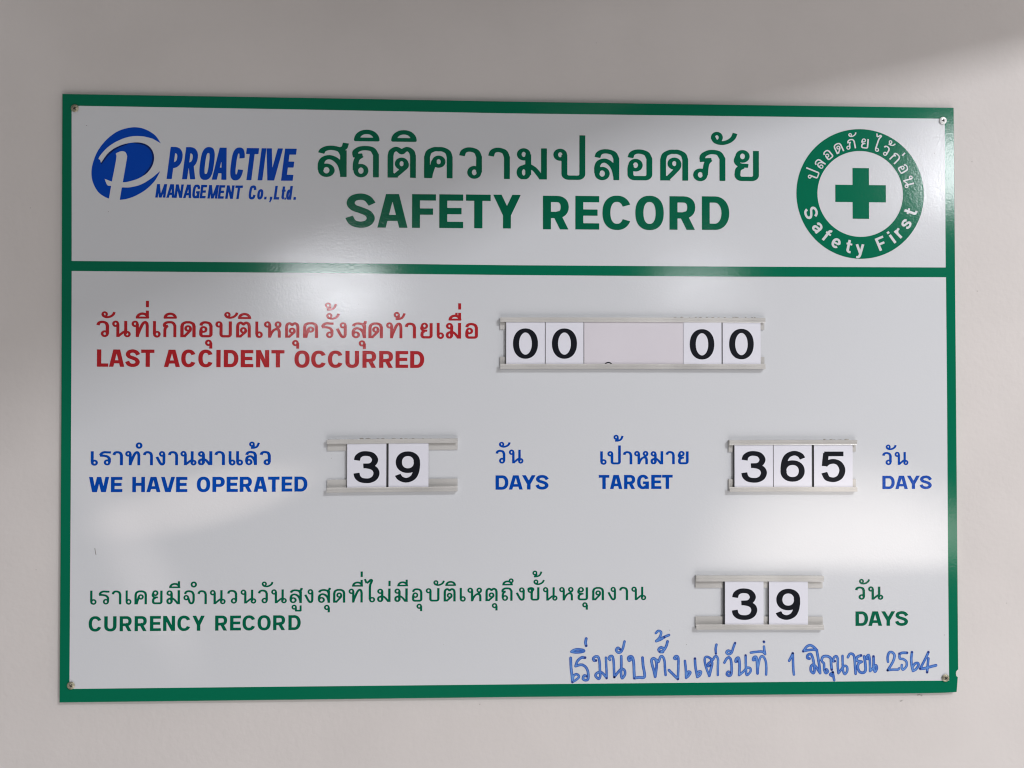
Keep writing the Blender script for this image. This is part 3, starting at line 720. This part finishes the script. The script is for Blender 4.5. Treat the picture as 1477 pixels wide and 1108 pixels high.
for zi, ((ox, oy, k), txt) in enumerate(HW):
    for si, stxt in enumerate(txt.replace('\n', ' ').split('|')):
        p = [tuple(map(float, q.split(','))) for q in stxt.split()]
        p = [Q(ox + x / k, oy + y / k, ZP) for x, y in p]
        q = sm(p, 5) if len(p) > 2 else p
        h = .00172 * rnd.uniform(.92, 1.1)
        P_ = np.array(q)
        i0 = max(0, np.searchsorted(gx, P_[:, 0].min() - .004)); i1 = np.searchsorted(gx, P_[:, 0].max() + .004)
        j0 = max(0, np.searchsorted(gy, P_[:, 1].min() - .004)); j1 = np.searchsorted(gy, P_[:, 1].max() + .004)
        X, Y = np.meshgrid(gx[i0:i1], gy[j0:j1])
        D[j0:j1, i0:i1] = np.minimum(D[j0:j1, i0:i1], field([('s', q, 1.0)], X, Y, h, h, cap='round'))
        Din[j0:j1, i0:i1] = np.minimum(Din[j0:j1, i0:i1], field([('s', q, 1.0)], X, Y, h * .5, h * .5, cap='round'))
        if len(p) > 2 or zi == 1:
            e = q[0] if rnd.random() < .5 else q[-1]
            if rnd.random() < .62: dots.append(e)
vf = contour(D * 1000, gx, gy)
s = Sheet(); s.add(vf, lambda x, y: (x, y), ZP + .0001)
hand = put(s.build('handwriting', M['ink']), board); tag(hand, 'blue handwritten marker line along the bottom edge', kind='stuff')
s = Sheet(); s.add(contour(Din * 1000, gx, gy), lambda x, y: (x, y), ZP + .00015)
inner = put(s.build('ink_core', M['inklight']), hand); inner.matrix_parent_inverse = Matrix.Identity(4); inner['kind'] = 'stuff'
s = Sheet()
for ex, ey in dots:
    r_ = .00135 * rnd.uniform(.8, 1.1)
    s.add(([(ex + r_ * math.cos(t * math.pi / 6), ey + r_ * math.sin(t * math.pi / 6)) for t in range(12)], [tuple(range(12))]), lambda x, y: (x, y), ZP + .0002)
tag(put(s.build('ink_dots', M['inkdot']), hand), kind='stuff')
hand_dots = sc.objects['ink_dots']; hand_dots.matrix_parent_inverse = Matrix.Identity(4)

# ---- small marks on the board
s = Sheet()
for x, y, r_ in ((125, 181, .8), (156.5, 305.5, .7), (1348, 221, .8), (517, 438.8, .5), (966, 909, .8), (1362, 916, .8), (990, 930, .7), (478, 661, .6), (1335, 320, .5), (880, 760, .5), (640, 930, .5), (300, 345, .5)):
    c0 = Q(x, y, ZP)
    s.add(([(c0[0] + r_ * .0007 * rnd.uniform(.6, 1.2) * math.cos(t * math.pi / 4), c0[1] + r_ * .0006 * rnd.uniform(.6, 1.2) * math.sin(t * math.pi / 4)) for t in range(8)], [tuple(range(8))]), lambda x, y: (x, y), ZP)
g = [Q(136.8, 791, ZP), Q(138.4, 800, ZP)]
D2x = np.arange(g[0][0] - .003, g[1][0] + .003, .0003); D2y = np.arange(g[1][1] - .003, g[0][1] + .003, .0003)
X, Y = np.meshgrid(D2x, D2y)
s.add(contour(1000 * field([('s', [g[0], (g[0][0] + .0006, (g[0][1] + g[1][1]) / 2), g[1]], 1)], X, Y, .00038, .00038, 'round'), D2x, D2y), lambda x, y: (x, y), ZP)
tag(put(s.build('dirt_specks', M['dirt']), board), kind='stuff')

# ---- screws
def screw(px, py, material, tilt, label, rot):
    x, y = Q(px, py, ZP + .002)
    n = 40; R_ = .0050
    V_, F, idx = [], [], {}
    c, s_ = math.cos(rot), math.sin(rot)
    for j in range(n + 1):
        for i in range(n + 1):
            # square grid mapped to a disc
            a, b = 2 * i / n - 1, 2 * j / n - 1
            xx = a * math.sqrt(1 - b * b / 2); yy = b * math.sqrt(1 - a * a / 2)
            r_ = math.hypot(xx, yy)
            h = .0022 * math.sqrt(max(0, 1 - (r_ * .93) ** 2)) + .0002
            p, q = c * xx + s_ * yy, -s_ * xx + c * yy
            arm = max(0.13 - abs(p) , 0) if abs(q) < .52 else 0
            arm2 = max(0.13 - abs(q), 0) if abs(p) < .52 else 0
            h -= min(1, max(arm, arm2) * 14) * .0015 * (1 - .5 * r_)
            V_.append((x + xx * R_ + tilt * h, y + yy * R_, ZP + max(h, -.001)))
    for j in range(n):
        for i in range(n):
            k = j * (n + 1) + i
            F.append((k, k + 1, k + n + 2, k + n + 1))
    def isslot(i, j):
        a, b = 2 * (i + .5) / n - 1, 2 * (j + .5) / n - 1
        xx = a * math.sqrt(1 - b * b / 2); yy = b * math.sqrt(1 - a * a / 2)
        p, q = c * xx + s_ * yy, -s_ * xx + c * yy
        return 1 if (abs(p) < .11 and abs(q) < .5) or (abs(q) < .11 and abs(p) < .5) else 0
    o = new_obj('screw', V_, F, None, mats=[M[material], M['slot']], midx=[isslot(i, j) for j in range(n) for i in range(n)], smooth=True)
    put(o, board); o['label'] = label
screw(107.2, 155.8, 'brass', 0, 'tarnished brass cross-head screw in the upper left corner', .5)
screw(1361.0, 173.6, 'zinc', 0, 'bright white cross-head screw in the upper right corner', .3)
screw(101.6, 989.6, 'brass', 0, 'tarnished cross-head screw in the lower left corner', .9)
screw(1364.6, 978.6, 'brass', 0, 'tarnished brass cross-head screw in the lower right corner', .7)

# ---- card holders: each is two channel rails glued on the board
def channel(xa, xb, yo, yi_lip, yi_fl, name_parent, dy, sag=0.0):
    """yo outer edge, lips reach yi_lip, back flange reaches yi_fl (board frame y), closed at yo; sag bends it"""
    zf, zt = ZP + .0003, ZP + .0058
    s = 1 if yi_lip > yo else -1
    prof = [(yo, zf), (yo, zt), (yo + s * .0030, zt), (yo + s * .0034, zt - .0004), (yi_lip - s * .0006, zt - .0004), (yi_lip, zt - .0002), (yi_lip, zt - .0010), (yo + s * .0012, zt - .0010), (yo + s * .0012, zf + .0013), (yi_fl, zf + .0013), (yi_fl, zf)]
    n = 24; V_, F = [], []
    for i in range(n + 1):
        t = i / n; x = xa + (xb - xa) * t
        w = sag * math.sin(t * math.pi) + rnd.uniform(-.00008, .00008)
        for y, z in prof:
            V_.append((x, y + w + dy * t, z))
    m_ = len(prof)
    for i in range(n):
        for k in range(m_):
            a, b = i * m_ + k, i * m_ + (k + 1) % m_
            q = (a, b, b + m_, a + m_)
            F.append(q if s < 0 else q[::-1])
    for base, fl in ((0, s > 0), (n * m_, s < 0)):
        for q in ((0, 1, 8, 9), (1, 2, 3, 4, 5, 6, 7, 8), (0, 9, 10, 11)):
            q = tuple(base + i for i in q); F.append(q if fl else q[::-1])
    return V_, F
def glue(x0, x1, y, up, n):
    V_, F = [], []
    for i in range(n):
        cx_ = x0 + (x1 - x0) * (i + rnd.uniform(-.3, .3)) / n
        rx_, ry_ = rnd.uniform(.0012, .0042), rnd.uniform(.0008, .0016)
        b = len(V_); V_.append((cx_, y + up * ry_ * .6, ZP + .0011))
        for t in range(10):
            a = t * math.pi / 5; V_.append((cx_ + rx_ * math.cos(a) * rnd.uniform(.8, 1.1), y + ry_ * math.sin(a) * rnd.uniform(.8, 1.1), ZP + .0001))
        for t in range(10): F.append((b, b + 1 + t, b + 1 + (t + 1) % 10))
    return V_, F
ZC0, ZC1 = ZP + .0032, ZP + .0044        # a card: back and face
def zoomq(z, x, y, h): return Q(z[0] + x / z[2], z[1] + y / z[2], h)
HOLD = [
 # zoom, lip left/right, top lip outer/inner left, right end dy, flange inner, bottom flange, bottom lip inner/outer, label, glue span
 (None, (721.5, 1104.1), (457.9, 464.7, 458.7), 475.2, 514.6, (525.0, 532.1, 532.4), 'longest card holder, beside the red lettering', (975, 1100, 458.4, 14)),
 (None, (471.3, 659.9), (634.3, 640.8, 632.6), 650.3, 692.2, (703.9, 710.8, 708.9), 'tilted card holder beside the blue operated lettering', (520, 655, 633.4, 12)),
 (None, (1052.3, 1236.5), (635.3, 642.3, 635.0), 651.9, 691.0, (702.8, 709.4, 709.2), 'card holder between the target and days lettering', (1190, 1228, 634.8, 5)),
 (None, (1004.4, 1188.5), (830.9, 838.9, 831.3), 847.9, 889.4, (901.2, 908.4, 908.6), 'lowest card holder, above the handwriting', None)]
for _, (xl, xr), (t0, t1, t0r), fl, bf, (b1, b0, b0r), lab, gl in HOLD:
    zt = ZP + .0058
    P0 = Q(xl, t0, zt); P1 = Q(xr, t0r, zt); Pi = Q(xl, t1, zt); Pf = Q(xl, fl, ZP + .0016)
    hold = empty('card_holder', ((P0[0] + P1[0]) / 2, P0[1], ZP)); hold['label'] = lab
    put(hold, board)
    def rail(ya, yi, yf, yb, name):
        v, f = channel(P0[0], P1[0], ya, yi, yf, None, yb - ya, .0002)
        o = new_obj('rail', v, f, M['rail'])
        o.parent = hold; o.matrix_parent_inverse = Matrix.Translation(-(board.location + hold.location - board.location)) if False else Matrix.Translation(-Vector(hold.matrix_world.translation)) if False else Matrix.Identity(4)
        o['label'] = name
        return o
    rails = [rail(P0[1], Pi[1], Pf[1], P1[1], 'upper rail')]
    B0 = Q(xl, b0, zt); B1 = Q(xr, b0r, zt); Bi = Q(xl, b1, zt); Bf = Q(xl, bf, ZP + .0016)
    rails.append(rail(B0[1], Bi[1], Bf[1], B1[1], 'lower rail'))
    if gl:
        g0 = Q(gl[0], gl[2], ZP); g1 = Q(gl[1], gl[2], ZP)
        v, f = glue(g0[0], g1[0], g0[1], 1, gl[3])
        o = new_obj('glue_residue', v, f, M['glue'], smooth=True); rails.append(o); o.parent = hold
    hl = Vector(W3(((P0[0] + P1[0]) / 2, P0[1], ZP)))
    for o in rails: o.matrix_parent_inverse = Matrix.Translation(-hl)

# ---- number cards slid into the holders
def card(name, z, x0, x1, ytop, ybot, label, digit_=None, material='card', group=None, back=0.0, zz=0.0):
    """ytop/ybot: measured inner lip edges; the card reaches 2.5 mm behind each lip"""
    p0 = zoomq(z, x0, ybot, ZC1); p1 = zoomq(z, x1, ytop, ZC1)
    y0, y1 = p0[1] - .0028, p1[1] + .0028
    c = empty(name, ((p0[0] + p1[0]) / 2, y0, ZC0))
    tag(c, label, 'number card', group)
    v, f = boxv(p0[0], p1[0], y0, y1, ZC0 + zz, ZC1 + zz, .00025)
    # white face (top and chamfer), four sides coloured dark to deepen the gaps
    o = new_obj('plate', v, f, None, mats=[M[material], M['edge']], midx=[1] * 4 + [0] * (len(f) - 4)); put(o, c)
    # dark sheet added behind the card, its left overhang blackens the gap beside it
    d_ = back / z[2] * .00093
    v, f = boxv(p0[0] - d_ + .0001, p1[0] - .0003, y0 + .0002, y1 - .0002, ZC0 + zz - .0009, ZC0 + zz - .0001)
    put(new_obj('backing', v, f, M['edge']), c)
    if digit_:
        ch, l, r, top, bot = digit_
        s = Sheet()
        row(s, z, ((l, bot), (r, bot)), bot - top, [(ch, l, r)], 'digit', 10.3 if ch == '0' else 10.2, 6.8 if ch == '0' else 7.8, z=ZC1 + zz + .0001)
        o = s.build('numeral', M['black']); put(o, c)
    return c
Z1, Z1b, Z2, Z3, Z4 = (700, 440, 6.714), (910, 440, 6.714), (450, 610, 3.992), (1030, 610, 4.344), (980, 810, 4.22)
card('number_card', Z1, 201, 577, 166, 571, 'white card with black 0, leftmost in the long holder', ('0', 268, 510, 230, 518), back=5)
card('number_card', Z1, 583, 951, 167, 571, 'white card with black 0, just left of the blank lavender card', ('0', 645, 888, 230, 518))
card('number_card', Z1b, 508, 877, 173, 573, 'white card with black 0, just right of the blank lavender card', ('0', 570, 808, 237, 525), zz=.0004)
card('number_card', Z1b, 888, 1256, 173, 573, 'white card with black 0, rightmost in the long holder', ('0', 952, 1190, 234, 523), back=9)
bl = card('blank_card', (0, 0, 1), 842.5, 987, 465, 525.2, 'wide blank lavender card between the zeros of the long holder', material='blank', zz=-.0002)
# the rim of a hidden printed round shape peeps over the lower rail
a_ = arc(*Q(700 + 1192 / 6.714, 440 + 585 / 6.714, ZC1), .0048, .0038, 0, 180, 14)
g0 = np.array(a_); xs_ = np.arange(g0[:, 0].min() - .002, g0[:, 0].max() + .002, .00035); ys_ = np.arange(g0[:, 1].min() - .002, g0[:, 1].max() + .002, .00035)
X, Y = np.meshgrid(xs_, ys_)
s = Sheet(); s.add(contour(1000 * field([('s', a_, 1)], X, Y, .0008, .0008, 'round'), xs_, ys_), lambda x, y: (x, y), ZC1 - .0001)
put(s.build('printed_arc', M['black']), bl)
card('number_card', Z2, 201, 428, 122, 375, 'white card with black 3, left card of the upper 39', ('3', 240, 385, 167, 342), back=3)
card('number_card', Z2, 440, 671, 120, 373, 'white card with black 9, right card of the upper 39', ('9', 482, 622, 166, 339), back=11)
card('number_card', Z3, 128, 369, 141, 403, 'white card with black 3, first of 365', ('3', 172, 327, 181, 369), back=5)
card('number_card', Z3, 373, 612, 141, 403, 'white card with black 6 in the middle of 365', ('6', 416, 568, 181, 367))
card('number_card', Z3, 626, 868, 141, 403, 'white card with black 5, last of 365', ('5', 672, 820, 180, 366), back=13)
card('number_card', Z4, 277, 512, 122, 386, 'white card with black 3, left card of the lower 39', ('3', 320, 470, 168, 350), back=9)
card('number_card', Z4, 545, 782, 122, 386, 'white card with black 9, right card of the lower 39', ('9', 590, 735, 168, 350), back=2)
for o in sc.objects:
    if o.name.startswith('number_card'): o['group'] = 'number cards in the holders'
